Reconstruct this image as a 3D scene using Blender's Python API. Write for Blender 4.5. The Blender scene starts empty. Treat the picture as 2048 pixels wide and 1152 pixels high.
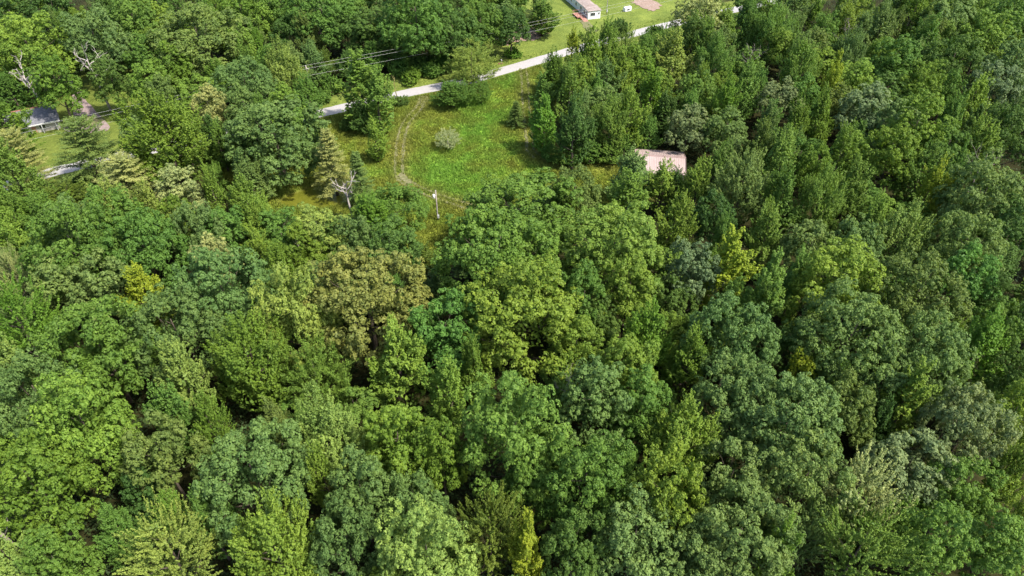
import bpy, math, random
import numpy as np
from mathutils import Vector
R_ = math.radians
sc = bpy.context.scene
col = sc.collection

# ------------------------------------------------------------------ camera, sky, sun, exposure
CAM_H, PITCH, FPX = 80.0, R_(40.0), 1384.0
cam_d = bpy.data.cameras.new('camera'); cam = bpy.data.objects.new('camera', cam_d); col.objects.link(cam)
cam.location = (0, 0, CAM_H); cam.rotation_euler = (math.pi/2 - PITCH, 0, 0)
cam_d.sensor_width = 36.0; cam_d.lens = 36.0*FPX/2048; cam_d.clip_end = 20000; cam_d.clip_start = 0.5
sc.camera = cam
SUN_EL = R_(55.0); SUN_H = (0.88, -0.47)          # towards the sun, seen from above
SUN_ROT = math.atan2(SUN_H[0], SUN_H[1])
wd = bpy.data.worlds.new('World'); sc.world = wd; wd.use_nodes = True
wn = wd.node_tree; bg = wn.nodes['Background']
sky = wn.nodes.new('ShaderNodeTexSky'); sky.sky_type = 'NISHITA'; sky.sun_disc = False
sky.sun_elevation = SUN_EL; sky.sun_rotation = SUN_ROT; sky.air_density = 1.0; sky.dust_density = 2.0
wn.links.new(sky.outputs[0], bg.inputs[0]); bg.inputs[1].default_value = 0.15
sd = bpy.data.lights.new('sun', 'SUN'); sun = bpy.data.objects.new('sun', sd); col.objects.link(sun)
sd.energy = 3.8; sd.angle = R_(3.0); sd.color = (1.0, 0.935, 0.82)
sv = Vector((SUN_H[0]*math.cos(SUN_EL), SUN_H[1]*math.cos(SUN_EL), math.sin(SUN_EL)))
sun.rotation_euler = sv.to_track_quat('Z', 'Y').to_euler(); sun.location = (150, -80, 200)
vs = sc.view_settings; vs.view_transform = 'Standard'; vs.look = 'None'; vs.gamma = 1.0; vs.use_curve_mapping = False
vs.exposure = 1.02

# ------------------------------------------------------------------ helpers
CP, SP = math.cos(PITCH), math.sin(PITCH)
def at(px, py, z=0.0):
    "the point at height z seen through pixel (px, py) of the 2048 x 1152 photograph"
    u, v = (px-1024)/FPX, -(py-576)/FPX
    d = np.array([u, CP + v*SP, -SP + v*CP])
    t = (z-CAM_H)/d[2]
    return np.array([d[0]*t, d[1]*t, z])
def proj(p):
    x, y, z = p[0], p[1], p[2]-CAM_H
    f = y*CP - z*SP; u = y*SP + z*CP
    return 1024 + FPX*x/f, 576 - FPX*u/f, f
def lin(c): return tuple(((v/255)/12.92 if v/255 <= .04045 else ((v/255+.055)/1.055)**2.4) for v in c)

def mesh_np(name, verts, faces, n, mat=None, tint=None, smooth=False):
    "mesh from arrays, every face with n corners"
    me = bpy.data.meshes.new(name)
    verts = np.asarray(verts, np.float32); faces = np.asarray(faces, np.int32)
    me.vertices.add(len(verts)); me.vertices.foreach_set('co', verts.ravel())
    me.loops.add(faces.size); me.loops.foreach_set('vertex_index', faces.ravel())
    me.polygons.add(len(faces)); me.polygons.foreach_set('loop_start', np.arange(0, faces.size, n, dtype=np.int32))
    if smooth: me.polygons.foreach_set('use_smooth', np.ones(len(faces), bool))
    if tint is not None:
        if np.ndim(tint) == 1:
            a = me.attributes.new('tint', 'FLOAT', 'POINT'); a.data.foreach_set('value', np.asarray(tint, np.float32))
        else:
            a = me.attributes.new('tint', 'FLOAT_COLOR', 'POINT')
            c4 = np.ones((len(verts), 4), np.float32); c4[:, :3] = tint; a.data.foreach_set('color', c4.ravel())
    me.update(calc_edges=True); me.validate()
    if mat: me.materials.append(mat)
    return me

class MB:
    def __init__(s): s.v = []; s.f = []
    def add(s, vs_, fs_):
        o = len(s.v); s.v += [tuple(map(float, p)) for p in vs_]; s.f += [tuple(i+o for i in f) for f in fs_]; return s
    def box(s, a, b):
        (x0, y0, z0), (x1, y1, z1) = a, b
        return s.add([(x0,y0,z0),(x1,y0,z0),(x1,y1,z0),(x0,y1,z0),(x0,y0,z1),(x1,y0,z1),(x1,y1,z1),(x0,y1,z1)],
                     [(3,2,1,0),(4,5,6,7),(0,1,5,4),(1,2,6,5),(2,3,7,6),(3,0,4,7)])
    def tube(s, pts, rad, n=6):
        pts = [np.asarray(p, float) for p in pts]; rings = []; o = len(s.v)
        up = np.array([.31, .17, .93])
        for i, p in enumerate(pts):
            d = pts[min(i+1, len(pts)-1)] - pts[max(i-1, 0)]; d = d/(np.linalg.norm(d)+1e-9)
            a = np.cross(d, up)
            if np.linalg.norm(a) < .15: a = np.cross(d, np.array([1., 0, 0]))
            a /= np.linalg.norm(a); b = np.cross(d, a); r = rad[i] if hasattr(rad, '__len__') else rad
            for k in range(n):
                t = 2*math.pi*k/n; s.v.append(tuple(p + r*(a*math.cos(t)+b*math.sin(t))))
        for i in range(len(pts)-1):
            for k in range(n):
                q = o+i*n+k; w = o+i*n+(k+1) % n; s.f.append((q, q+n, w+n, w))
        s.f.append(tuple(range(o, o+n))); e = o+(len(pts)-1)*n; s.f.append(tuple(reversed(range(e, e+n))))
        return s
    def mesh(s, name, mat, smooth=False):
        me = bpy.data.meshes.new(name); me.from_pydata(s.v, [], s.f); me.update(); me.materials.append(mat)
        if smooth: me.polygons.foreach_set('use_smooth', np.ones(len(me.polygons), bool))
        return me
    def build(s, name, mat, parent=None, smooth=False, label=None, cat=None, group=None, kind=None):
        return link(name, s.mesh(name, mat, smooth), parent, label, cat, group, kind)

def link(name, me, parent=None, label=None, cat=None, group=None, kind=None):
    o = bpy.data.objects.new(name, me); col.objects.link(o)
    if parent is not None: o.parent = parent
    return tag(o, label, cat, group, kind)
def tag(o, label=None, cat=None, group=None, kind=None):
    if label: o['label'] = label
    if cat: o['category'] = cat
    if group: o['group'] = group
    if kind: o['kind'] = kind
    return o
def empty(name, loc, label, cat, rz=0.0, group=None):
    e = bpy.data.objects.new(name, None); col.objects.link(e); e.location = tuple(map(float, loc))
    e.rotation_euler = (0, 0, rz); e.empty_display_size = .5
    return tag(e, label, cat, group)

# ------------------------------------------------------------------ materials
class NT:
    def __init__(s, name):
        s.m = bpy.data.materials.new(name); s.m.use_nodes = True; s.t = s.m.node_tree; s.b = s.t.nodes['Principled BSDF']
        s.out = s.t.nodes['Material Output']
    def n(s, typ, **kw):
        x = s.t.nodes.new(typ)
        for k, v in kw.items(): setattr(x, k, v)
        return x
    def l(s, a, b): s.t.links.new(a, b)
    def noise(s, scale, detail=4, rough=.6, vec=None):
        x = s.n('ShaderNodeTexNoise'); x.inputs['Scale'].default_value = scale; x.inputs['Detail'].default_value = detail
        x.inputs['Roughness'].default_value = rough
        if vec is not None: s.l(vec, x.inputs['Vector'])
        return x.outputs['Fac']
    def ramp(s, fac, stops):
        r = s.n('ShaderNodeValToRGB'); e = r.color_ramp.elements
        while len(e) < len(stops): e.new(.5)
        for i, (p, c) in enumerate(stops): e[i].position = p; e[i].color = (*c, 1)
        s.l(fac, r.inputs[0]); return r.outputs[0]
    def mix(s, fac, a, b, typ='MIX'):
        m = s.n('ShaderNodeMix', data_type='RGBA', blend_type=typ)
        for sock, v in ((m.inputs[0], fac), (m.inputs[6], a), (m.inputs[7], b)):
            if hasattr(v, 'links') or hasattr(v, 'is_linked'): s.l(v, sock)
            elif isinstance(v, (int, float)): sock.default_value = v
            else: sock.default_value = (*v, 1)
        return m.outputs[2]
    def pos(s):
        g = s.n('ShaderNodeNewGeometry'); return g.outputs['Position']
    def obj(s):
        g = s.n('ShaderNodeTexCoord'); return g.outputs['Object']
    def bump(s, h, strength=.4, dist=.05):
        b = s.n('ShaderNodeBump'); b.inputs['Strength'].default_value = strength; b.inputs['Distance'].default_value = dist
        s.l(h, b.inputs['Height']); s.l(b.outputs[0], s.b.inputs['Normal'])

def simple(name, c1, c2, scale=3.0, rough=.8, bump=.3, spec=.3):
    t = NT(name); f = t.noise(scale, 5, .65, t.obj())
    t.l(t.ramp(f, [(.3, c1), (.7, c2)]), t.b.inputs['Base Color']); t.b.inputs['Roughness'].default_value = rough
    t.b.inputs['Specular IOR Level'].default_value = spec
    if bump: t.bump(f, bump, .03)
    return t.m

def leaf_material():
    t = NT('leaf'); info = t.n('ShaderNodeObjectInfo'); a = t.n('ShaderNodeAttribute', attribute_name='tint')
    c = info.outputs['Color']
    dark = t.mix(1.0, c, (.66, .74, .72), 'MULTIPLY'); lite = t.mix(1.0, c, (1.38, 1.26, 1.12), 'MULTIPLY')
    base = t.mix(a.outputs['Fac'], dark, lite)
    t.l(base, t.b.inputs['Base Color']); t.b.inputs['Roughness'].default_value = .58
    t.b.inputs['Specular IOR Level'].default_value = .22
    tr = t.n('ShaderNodeBsdfTranslucent'); t.l(t.mix(1.0, base, (1.25, 1.25, .6), 'MULTIPLY'), tr.inputs['Color'])
    mx = t.n('ShaderNodeMixShader'); mx.inputs[0].default_value = .3
    t.l(t.b.outputs[0], mx.inputs[1]); t.l(tr.outputs[0], mx.inputs[2]); t.l(mx.outputs[0], t.out.inputs['Surface'])
    return t.m
M = {}
M['leaf'] = leaf_material()
M['bark'] = simple('bark', (.055, .042, .032), (.14, .115, .09), 2.2, .9, .6, .15)
M['pale_bark'] = simple('pale_bark', (.20, .17, .14), (.38, .34, .29), 2.0, .85, .5, .2)
M['dead_wood'] = simple('dead_wood', (.28, .24, .21), (.52, .47, .43), 1.6, .8, .4, .2)
M['grey_twig'] = simple('grey_twig', (.15, .12, .11), (.27, .23, .21), 2.0, .85, .3, .2)
M['vine_wood'] = simple('vine_wood', (.14, .13, .05), (.30, .27, .10), 2.0, .9, .4, .2)
M['pole_wood'] = simple('pole_wood', (.26, .22, .19), (.42, .37, .33), 3.0, .85, .3, .2)
M['white_paint'] = simple('white_paint', (.68, .68, .68), (.80, .80, .79), 1.2, .55, .05, .4)
M['vinyl'] = simple('vinyl', (.55, .56, .58), (.68, .69, .70), .8, .6, .05, .35)
M['glass'] = simple('glass', (.02, .025, .03), (.05, .055, .06), .7, .12, 0, .6)
M['trailer_roof'] = simple('trailer_roof', (.20, .15, .13), (.36, .30, .27), .9, .85, .2, .2)
M['shed_metal'] = simple('shed_metal', (.36, .275, .255), (.42, .325, .30), .35, .5, .04, .4)
M['shed_trim'] = simple('shed_trim', (.22, .15, .14), (.30, .21, .19), 1.0, .55, .05, .35)
M['shingle'] = simple('shingle', (.10, .105, .12), (.21, .21, .23), 2.5, .9, .3, .15)
M['siding'] = simple('siding', (.34, .32, .29), (.45, .42, .38), 1.0, .7, .1, .3)
M['deck_wood'] = simple('deck_wood', (.28, .12, .09), (.44, .24, .19), 2.2, .8, .2, .2)
M['steel'] = simple('steel', (.42, .43, .44), (.58, .58, .58), 2.0, .4, .05, .5)
M['wire'] = simple('wire', (.34, .34, .32), (.44, .44, .41), 1.0, .45, 0, .5)
M['brick_red'] = simple('brick_red', (.26, .10, .08), (.40, .18, .14), 4.0, .9, .3, .2)
M['twigs'] = simple('twigs', (.16, .085, .07), (.36, .23, .20), 2.5, .9, .3, .15)

# ------------------------------------------------------------------ ground sheet, with colour from what grows there
def inpoly(P, poly):
    P = np.atleast_2d(P); x, y = P[:, 0], P[:, 1]; ins = np.zeros(len(P), bool); n = len(poly)
    for i in range(n):
        x0, y0 = poly[i][0], poly[i][1]; x1, y1 = poly[(i+1) % n][0], poly[(i+1) % n][1]
        c = ((y0 > y) != (y1 > y)); xi = (x1-x0)*(y-y0)/((y1-y0) if y1 != y0 else 1e-9)+x0
        ins ^= c & (x < xi)
    return ins
def dist_line(P, line):
    P = np.atleast_2d(P)[:, :2]; best = np.full(len(P), 1e9)
    for a, b in zip(line[:-1], line[1:]):
        a, b = np.asarray(a[:2], float), np.asarray(b[:2], float); d = b-a; L = d@d + 1e-9
        t = np.clip(((P-a)@d)/L, 0, 1); best = np.minimum(best, np.linalg.norm(P-(a+t[:, None]*d), axis=1))
    return best
def vnoise(x, y, seed=0):
    "smooth value noise 0..1"
    g = np.random.default_rng(seed).random((64, 64))
    xi, yi = np.floor(x).astype(int), np.floor(y).astype(int); fx, fy = x-xi, y-yi
    fx = fx*fx*(3-2*fx); fy = fy*fy*(3-2*fy); w = lambda a, b: g[a % 64, b % 64]
    return (w(xi, yi)*(1-fx)+w(xi+1, yi)*fx)*(1-fy)+(w(xi, yi+1)*(1-fx)+w(xi+1, yi+1)*fx)*fy
def fbm(x, y, seed=0): return (vnoise(x, y, seed)+.5*vnoise(2.1*x, 2.1*y, seed+1)+.25*vnoise(4.3*x, 4.3*y, seed+2))/1.75
def spline(pts, n=12):
    P = [np.asarray(p, float) for p in pts]; P = [2*P[0]-P[1]] + P + [2*P[-1]-P[-2]]; out = []
    for i in range(1, len(P)-2):
        for k in range(n):
            t = k/n; a, b, c, d = P[i-1:i+3]
            out.append(.5*((2*b)+(c-a)*t+(2*a-5*b+4*c-d)*t*t+(-a+3*b-3*c+d)*t**3))
    return out + [P[-2]]
G = lambda L: [at(*p) for p in L]

ROAD = spline(G([(-120,410),(0,376),(75,353),(125,339),(250,311),(415,275),(560,244),(660,222),(715,209),(800,189),(860,177),(940,160),(990,146),(1070,123),(1150,99),(1265,68),(1345,48),(1440,26),(1560,0),(1700,-28)]), 8)
TRACK_L = spline(G([(848,196),(838,216),(815,242),(804,270),(799,310),(798,342),(803,357),(825,372),(860,388),(905,403),(960,420)]), 10)
TRACK_R = spline(G([(1046,137),(1050,165),(1051,200),(1055,240),(1060,280),(1064,306),(1100,322),(1150,331),(1215,330),(1265,345)]), 10)
TRACK_R_END = 55
FIELD = G([(380,300),(560,255),(660,232),(790,200),(880,182),(1080,128),(1110,200),(1100,310),(1290,330),(1290,400),(1210,450),(1000,430),(900,520),(820,540),(760,440),(690,430),(540,430),(440,370)])
LAWN = G([(640,212),(780,182),(1000,132),(1080,108),(1260,60),(1420,18),(1480,-40),(1000,-60),(1000,60),(940,115),(820,140),(660,195)])
YARD = G([(-40,262),(60,235),(100,190),(120,140),(300,140),(300,240),(250,300),(120,340),(60,355),(-60,380)])
LANE = G([(138,160),(150,165),(176,205),(205,236),(215,262),(130,262),(146,230),(143,195)])
POND = G([(556,402),(575,390),(640,365),(690,352),(712,362),(716,388),(700,404),(650,414),(590,416)])
POND_C = np.mean(np.array(POND)[:, :2], axis=0)

xs = np.concatenate([[-9000, -3000, -900, -420], np.arange(-270, 271, 1.15), [420, 900, 3000, 9000]])
ys = np.concatenate([[-4000, -900, -200], np.arange(10, 331, 1.15), [420, 700, 1500, 4000, 12000]])
GX, GY = np.meshgrid(xs, ys); gp = np.stack([GX.ravel(), GY.ravel()], 1)
in_pond = inpoly(gp, POND); dp = dist_line(gp, POND+[POND[0]]); sdp = np.where(in_pond, -dp, dp)
gz = .12*(fbm(gp[:, 0]*.05, gp[:, 1]*.05, 5)-.5)
dr = dist_line(gp, ROAD); gz *= np.clip((dr-4)/6, 0, 1)
gz += -.75*np.clip((1.2-sdp)/3.0, 0, 1)
def soft(P, poly, w=2.5):
    d = dist_line(P, poly+[poly[0]]); d = np.where(inpoly(P, poly), d, -d); return np.clip(d/w*.5+.5, 0, 1)
def grass_colour(P):
    "what grows in the meadow: bright weeds, olive hay, dry yellow along the tracks"
    x, y = P[:, 0], P[:, 1]; n1 = fbm(x*.11, y*.11, 21); n2 = fbm(x*.5, y*.5, 31)
    bright = np.array(lin((112, 148, 56))); olive = np.array(lin((124, 134, 54))); dry = np.array(lin((140, 136, 74)))
    c = np.tile(olive, (len(P), 1)); w = np.zeros(len(P))
    for (px, py, r) in ((905,325,10), (1000,165,7), (960,230,11), (1000,290,9), (880,340,9), (1080,345,5)):
        q = at(px, py)[:2]; w = np.maximum(w, np.exp(-((x-q[0])**2/(1.5*r*r)+(y-q[1])**2/(3*r*r))))
    w = np.clip((w*.8 + (n1-.5)*1.5 + (n2-.5)*.9 - .12), 0, 1)[:, None]; c = c*(1-w)+bright*w
    k = np.clip(1-(dist_line(P, TRACK_L)-1.0)/2.2, 0, 1)[:, None]*np.clip(n2*1.7-.25, 0, 1)[:, None]; c = c*(1-.8*k)+dry*.8*k
    k = np.clip(1-(dist_line(P, TRACK_R)-.8)/3.0, 0, 1)[:, None]*np.clip(n2*1.7-.25, 0, 1)[:, None]; c = c*(1-.6*k)+dry*.6*k
    return c*(.72+.56*n2)[:, None]
floor_c = np.array(lin((46, 47, 26)))*(.55+.9*fbm(gp[:, 0]*.3, gp[:, 1]*.3, 3))[:, None]
gc = floor_c.copy()
w = soft(gp, FIELD)[:, None]; gc = gc*(1-w)+grass_colour(gp)*w
n3 = fbm(gp[:, 0]*.2, gp[:, 1]*.2, 44)[:, None]
lawn_c = np.array(lin((100, 118, 54)))*(.75+.25*n3)+np.array(lin((142, 142, 78)))*.25*n3
w = soft(gp, LAWN)[:, None]; gc = gc*(1-w)+lawn_c*w
w = soft(gp, YARD)[:, None]; gc = gc*(1-w)+lawn_c*.85*w
w = np.clip((8.5-dr)/2.0, 0, 1)[:, None]*np.clip((230-np.abs(gp[:, :1]))/5, 0, 1); gc = gc*(1-w)+(lawn_c*.95)*w
w = np.clip((1.0-sdp)/1.5, 0, 1)[:, None]; gc = gc*(1-w)+np.array(lin((74, 66, 34)))*w
nx, ny = len(xs), len(ys); ii = np.arange(nx*ny).reshape(ny, nx)
gf = np.stack([ii[:-1, :-1], ii[:-1, 1:], ii[1:, 1:], ii[1:, :-1]], -1).reshape(-1, 4)
t = NT('ground'); a = t.n('ShaderNodeAttribute', attribute_name='tint'); f1 = t.noise(1.6, 6, .7, t.pos()); f2 = t.noise(.35, 4, .6, t.pos())
cc = t.mix(1.0, a.outputs['Color'], t.ramp(f1, [(.25, (.5, .52, .5)), (.75, (1.45, 1.4, 1.3))]), 'MULTIPLY')
cc = t.mix(1.0, cc, t.ramp(f2, [(.3, (.8, .84, .8)), (.7, (1.18, 1.12, 1.05))]), 'MULTIPLY')
t.l(cc, t.b.inputs['Base Color']); t.b.inputs['Roughness'].default_value = .95; t.b.inputs['Specular IOR Level'].default_value = .1
t.bump(f1, .9, .25)
gm = mesh_np('ground', np.column_stack([gp, gz]), gf, 4, t.m, gc, True)
link('ground', gm, kind='structure')

# ------------------------------------------------------------------ road, tracks, lane, pond
def strip(name, line, offs, z, mat, jitter=0, seed=1, crown=0.0):
    rng = np.random.default_rng(seed); line = [np.asarray(p, float)[:2] for p in line]; V = []; k = len(offs)
    for i, p in enumerate(line):
        d = line[min(i+1, len(line)-1)]-line[max(i-1, 0)]; d /= np.linalg.norm(d)+1e-9; n = np.array([-d[1], d[0]])
        for j, o in enumerate(offs):
            e = rng.uniform(-jitter, jitter) if j in (0, k-1) else 0
            q = p+n*(o+e); V.append((q[0], q[1], z+crown*(1-abs(2*j/(k-1)-1))))
    F = [(i*k+j+1, i*k+j, (i+1)*k+j, (i+1)*k+j+1) for i in range(len(line)-1) for j in range(k-1)]
    return link(name, mesh_np(name, V, F, 4, mat, None, True), kind='structure')
t = NT('road'); f = t.noise(.9, 6, .7, t.pos()); f2 = t.noise(14, 3, .7, t.pos())
c = t.ramp(f, [(.3, (.27, .255, .25)), (.7, (.36, .34, .33))]); c = t.mix(.25, c, t.ramp(f2, [(.35, (.25, .24, .24)), (.65, (.62, .6, .6))]))
t.l(c, t.b.inputs['Base Color']); t.b.inputs['Roughness'].default_value = .9; t.bump(f2, .3, .02); M['road'] = t.m
t = NT('gravel_dirt'); f = t.noise(1.1, 6, .75, t.pos()); c = t.ramp(f, [(.44, (.11, .12, .04)), (.57, (.18, .165, .08)), (.75, (.33, .29, .22))])
t.l(c, t.b.inputs['Base Color']); t.b.inputs['Roughness'].default_value = .95; t.bump(f, .5, .05); M['dirt'] = t.m
t = NT('brown_gravel'); f = t.noise(2.4, 6, .75, t.pos()); c = t.ramp(f, [(.3, (.16, .115, .11)), (.7, (.34, .26, .25))])
t.l(c, t.b.inputs['Base Color']); t.b.inputs['Roughness'].default_value = .95; t.bump(f, .5, .05); M['lane'] = t.m
strip('road', ROAD, (-2.3, -1.2, 0, 1.2, 2.3), .03, M['road'], .12, 3, .05)
for k, (ln, seed) in enumerate(((TRACK_L, 5), (TRACK_R[:TRACK_R_END], 9))):
    for o in (-.85, .85):
        strip('dirt_track', ln, (o-.34, o, o+.34), .09, M['dirt'], .16, seed+40+int(o*10), .01)
def sheet(name, poly, z, mat, rag=.3, seed=2):
    rng = np.random.default_rng(seed); pts = spline([np.asarray(p) for p in list(poly)+[poly[0]]], 6)[:-1]
    c = np.mean(np.array(pts), axis=0); V = []; n = len(pts)
    for r in (1.0, .66, .33):
        for p in pts:
            q = c+(p-c)*r; e = rng.uniform(-rag, rag, 2)*(r == 1.0); V.append((q[0]+e[0], q[1]+e[1], z))
    V.append((c[0], c[1], z)); F = []
    for k in range(2):
        for i in range(n): F.append((k*n+i, k*n+(i+1) % n, (k+1)*n+(i+1) % n, (k+1)*n+i))
    F += [(2*n+i, 2*n+(i+1) % n, 3*n) for i in range(n)]
    me = bpy.data.meshes.new(name); me.from_pydata(V, [], F); me.update(); me.materials.append(mat)
    return link(name, me, kind='structure')
sheet('sandy_patch', G([(794,350),(803,345),(812,353),(826,366),(818,370),(803,362)]), .11, M['dirt'], .35, 4)
sheet('gravel_apron', G([(838,192),(856,194),(855,204),(846,214),(836,206)]), .10, M['dirt'], .4, 6)
sheet('gravel_lane', LANE, .09, M['lane'], .25, 7)
sheet('gravel_yard', G([(148,232),(200,234),(205,244),(160,256),(146,246)]), .12, M['dirt'], .3, 8)
sheet('gravel_walk', G([(1160,41),(1176,43),(1190,56),(1198,62),(1180,64),(1168,56)]), .10, M['dirt'], .3, 10)
t = NT('bare_soil'); f = t.noise(1.0, 6, .75, t.pos()); c = t.ramp(f, [(.3, (.17, .12, .08)), (.7, (.36, .25, .21))])
t.l(c, t.b.inputs['Base Color']); t.b.inputs['Roughness'].default_value = .95; t.bump(f, .6, .1); M['soil'] = t.m
sheet('bare_ground', G([(1262,4),(1290,-2),(1320,8),(1318,16),(1304,22),(1284,14)]), .08, M['soil'], .6, 11)
sheet('bare_ground', G([(1036,58),(1058,50),(1084,60),(1090,68),(1070,80),(1030,84),(1010,92),(1006,84)]), .08, M['soil'], .6, 12)
t = NT('pond'); f = t.noise(.16, 5, .6, t.pos()); f2 = t.noise(2.2, 4, .7, t.pos())
c = t.ramp(f, [(.3, (.075, .092, .010)), (.55, (.115, .128, .014)), (.75, (.15, .155, .02))]); c = t.mix(.3, c, t.ramp(f2, [(.35, (.07, .075, .008)), (.65, (.20, .19, .03))]))
t.l(c, t.b.inputs['Base Color']); t.b.inputs['Roughness'].default_value = .22; t.b.inputs['Specular IOR Level'].default_value = .5; t.bump(f2, .05, .02)
sheet('pond', [p + (p-np.array([*POND_C, 0]))*.03 for p in POND], -.33, t.m, .1, 14)

# ------------------------------------------------------------------ leaf and tree builders
def unit(v): return v/(np.linalg.norm(v, axis=-1, keepdims=True)+1e-9)
def fib(n, rng, zmin=-1.0):
    k = np.arange(n)+.5; z = 1-(1-zmin)*k/n; ph = k*2.39996+rng.uniform(0, 6.28)
    r = np.sqrt(np.clip(1-z*z, 0, 1)); return np.stack([r*np.cos(ph), r*np.sin(ph), z], 1)
def rdir(rng, n): return unit(rng.normal(size=(n, 3)))
class Leaves:
    def __init__(s, seed): s.rng = np.random.default_rng(seed); s.P = []; s.N = []; s.S = []; s.T = []; s.A = []; s.W = []
    def add(s, P, N, size, tint, axis=None, wid=.62):
        n = len(P); s.P.append(P); s.N.append(N); s.S.append(np.broadcast_to(size, n)); s.T.append(np.broadcast_to(tint, n))
        s.A.append(np.zeros((n, 3)) if axis is None else axis); s.W.append(np.full(n, wid))
    def mesh(s, name):
        rng = s.rng; P, N, S, T, A, W = map(np.concatenate, (s.P, s.N, s.S, s.T, s.A, s.W)); n = len(P); N = unit(N)
        ax = A+rdir(rng, n)*np.where(np.linalg.norm(A, axis=1) > 0, .35, 1.0)[:, None]
        a = unit(ax-(ax*N).sum(1, keepdims=True)*N); b = np.cross(N, a); S = S[:, None]*rng.uniform(.75, 1.25, (n, 1)); W = W[:, None]
        V = np.stack([P-a*S*.5, P+b*S*.5*W+N*S*.12, P+a*S*.5-N*S*.06, P-b*S*.5*W+N*S*.12], 1).reshape(-1, 3)
        F = np.arange(4*n).reshape(n, 4); s.count = n
        F = np.concatenate([F[:, [0, 1, 2]], F[:, [0, 2, 3]]])
        T = np.clip(T+rng.normal(0, .16, n), 0, 1)
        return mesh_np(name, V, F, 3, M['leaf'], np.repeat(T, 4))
def wob(rng, k=4):
    am = rng.uniform(.02, .08, k); ph = rng.uniform(0, 6.28, k); fr = rng.integers(2, 6, k)
    return lambda th: 1+sum(a*np.sin(f*th+p) for a, f, p in zip(am, fr, ph))

def limbs(mb, rng, base_r, H, targets, bend=.12):
    "tapered trunk with limbs to the given points"
    top = H*.8; n = 8; lean = rng.uniform(-.03, .03, 2)*H
    axis = lambda z: np.array([lean[0]*(z/H)**1.5+bend*math.sin(z*.5), lean[1]*(z/H)**1.5+bend*math.cos(z*.6)-bend, z])
    zs = np.linspace(-.15, top, n); mb.tube([axis(max(z, 0))+np.array([0, 0, min(z, 0)]) for z in zs], [base_r*(1.35 if i == 0 else (1-.82*i/(n-1))) for i in range(n)], 8)
    for q in targets:
        q = np.asarray(q); z0 = max(.16*H, min(q[2]-.55*math.hypot(q[0], q[1])-.04*H, top*.93)); p0 = axis(z0); L = np.linalg.norm(q-p0)
        r0 = base_r*(1-.8*z0/top)*.6; mid = p0+(q-p0)*.5+np.array([0, 0, -.06*L])+rng.normal(0, .04*L, 3)
        mb.tube([p0, p0+(mid-p0)*.5, mid, mid+(q-mid)*.55+rng.normal(0, .03*L, 3), q], [r0, r0*.85, r0*.6, r0*.38, r0*.14], 5)

def crown_oak(seed, R, H, zb, nl, openness=0.0, leaf=.33, dens=1.0, flat=1.0):
    rng = np.random.default_rng(seed); L = Leaves(seed+1); cz = zb+(H-zb)*.42; hh = H-cz; hb = cz-zb; wv = wob(rng)
    D = unit(fib(nl, rng, -.55)+rng.normal(0, .16, (nl, 3))); targets = []
    for d in D:
        th = math.atan2(d[1], d[0]); rl = R*rng.uniform(.75, 1.3)*1.24/math.sqrt(nl)*(1+.12*openness)
        f = rng.uniform(.80-.18*openness, .93)*wv(th)
        c = np.array([d[0]*R*f, d[1]*R*f, cz+d[2]*(hh if d[2] > 0 else hb)*f*flat]); out = unit(d*np.array([1, 1, 1.2])+np.array([0, 0, .35]))
        targets.append(c-out*rl*.4); rt0 = (.52 if R > 6 else .42); nt = int(np.clip(2.9*(rl/rt0)**2*dens, 10, 40)); lt = rng.uniform(.3, .7)
        td = unit(fib(nt, rng)+rng.normal(0, .16, (nt, 3))); td = td[(td@out) > -.35]
        for q in td:
            tc = c+(q+out*max(0, q@out)*.55)*rl*rng.uniform(.70, .98); rt = rt0*rng.uniform(.75, 1.25); n = int(rng.uniform(22, 30))
            up = unit(q*.6+np.array([0, 0, .7])); ld = rdir(rng, n); ld = unit(np.where((ld@up)[:, None] < -.15, -ld, ld)+up*.25); P = tc+ld*rt*rng.uniform(.8, 1.08, (n, 1))
            L.add(P, ld*.9+np.array([0, 0, .15])+rng.normal(0, .27, (n, 3)), leaf*rng.uniform(.9, 1.15), lt+rng.uniform(-.22, .22), None, .78)
        m = 9; ld = rdir(rng, m); L.add(c+ld*rl*.5, ld+rng.normal(0, .3, (m, 3)), leaf*2.4, .25, None, .9)
    n = int(900*dens); d = rdir(rng, n); d[:, 2] = np.abs(d[:, 2])-.3; rr = rng.uniform(.25, .62, (n, 1))
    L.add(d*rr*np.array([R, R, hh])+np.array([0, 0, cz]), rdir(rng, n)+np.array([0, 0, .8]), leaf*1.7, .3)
    return L, targets
def env_pts(rng, n, R, H, zb, p_top, p_bot, mid):
    "points on an egg-shaped envelope, with outward normals"
    z = rng.random(n); s = np.where(z > mid, 1-((z-mid)/(1-mid))**p_top, 1-((mid-z)/mid)**p_bot); s = np.clip(s, 0.02, 1)**.62
    th = rng.uniform(0, 6.283, n); P = np.stack([R*s*np.cos(th), R*s*np.sin(th), zb+z*(H-zb)], 1)
    N = unit(np.stack([np.cos(th), np.sin(th), (z-mid)*1.6], 1)); return P, N, th, z
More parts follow.
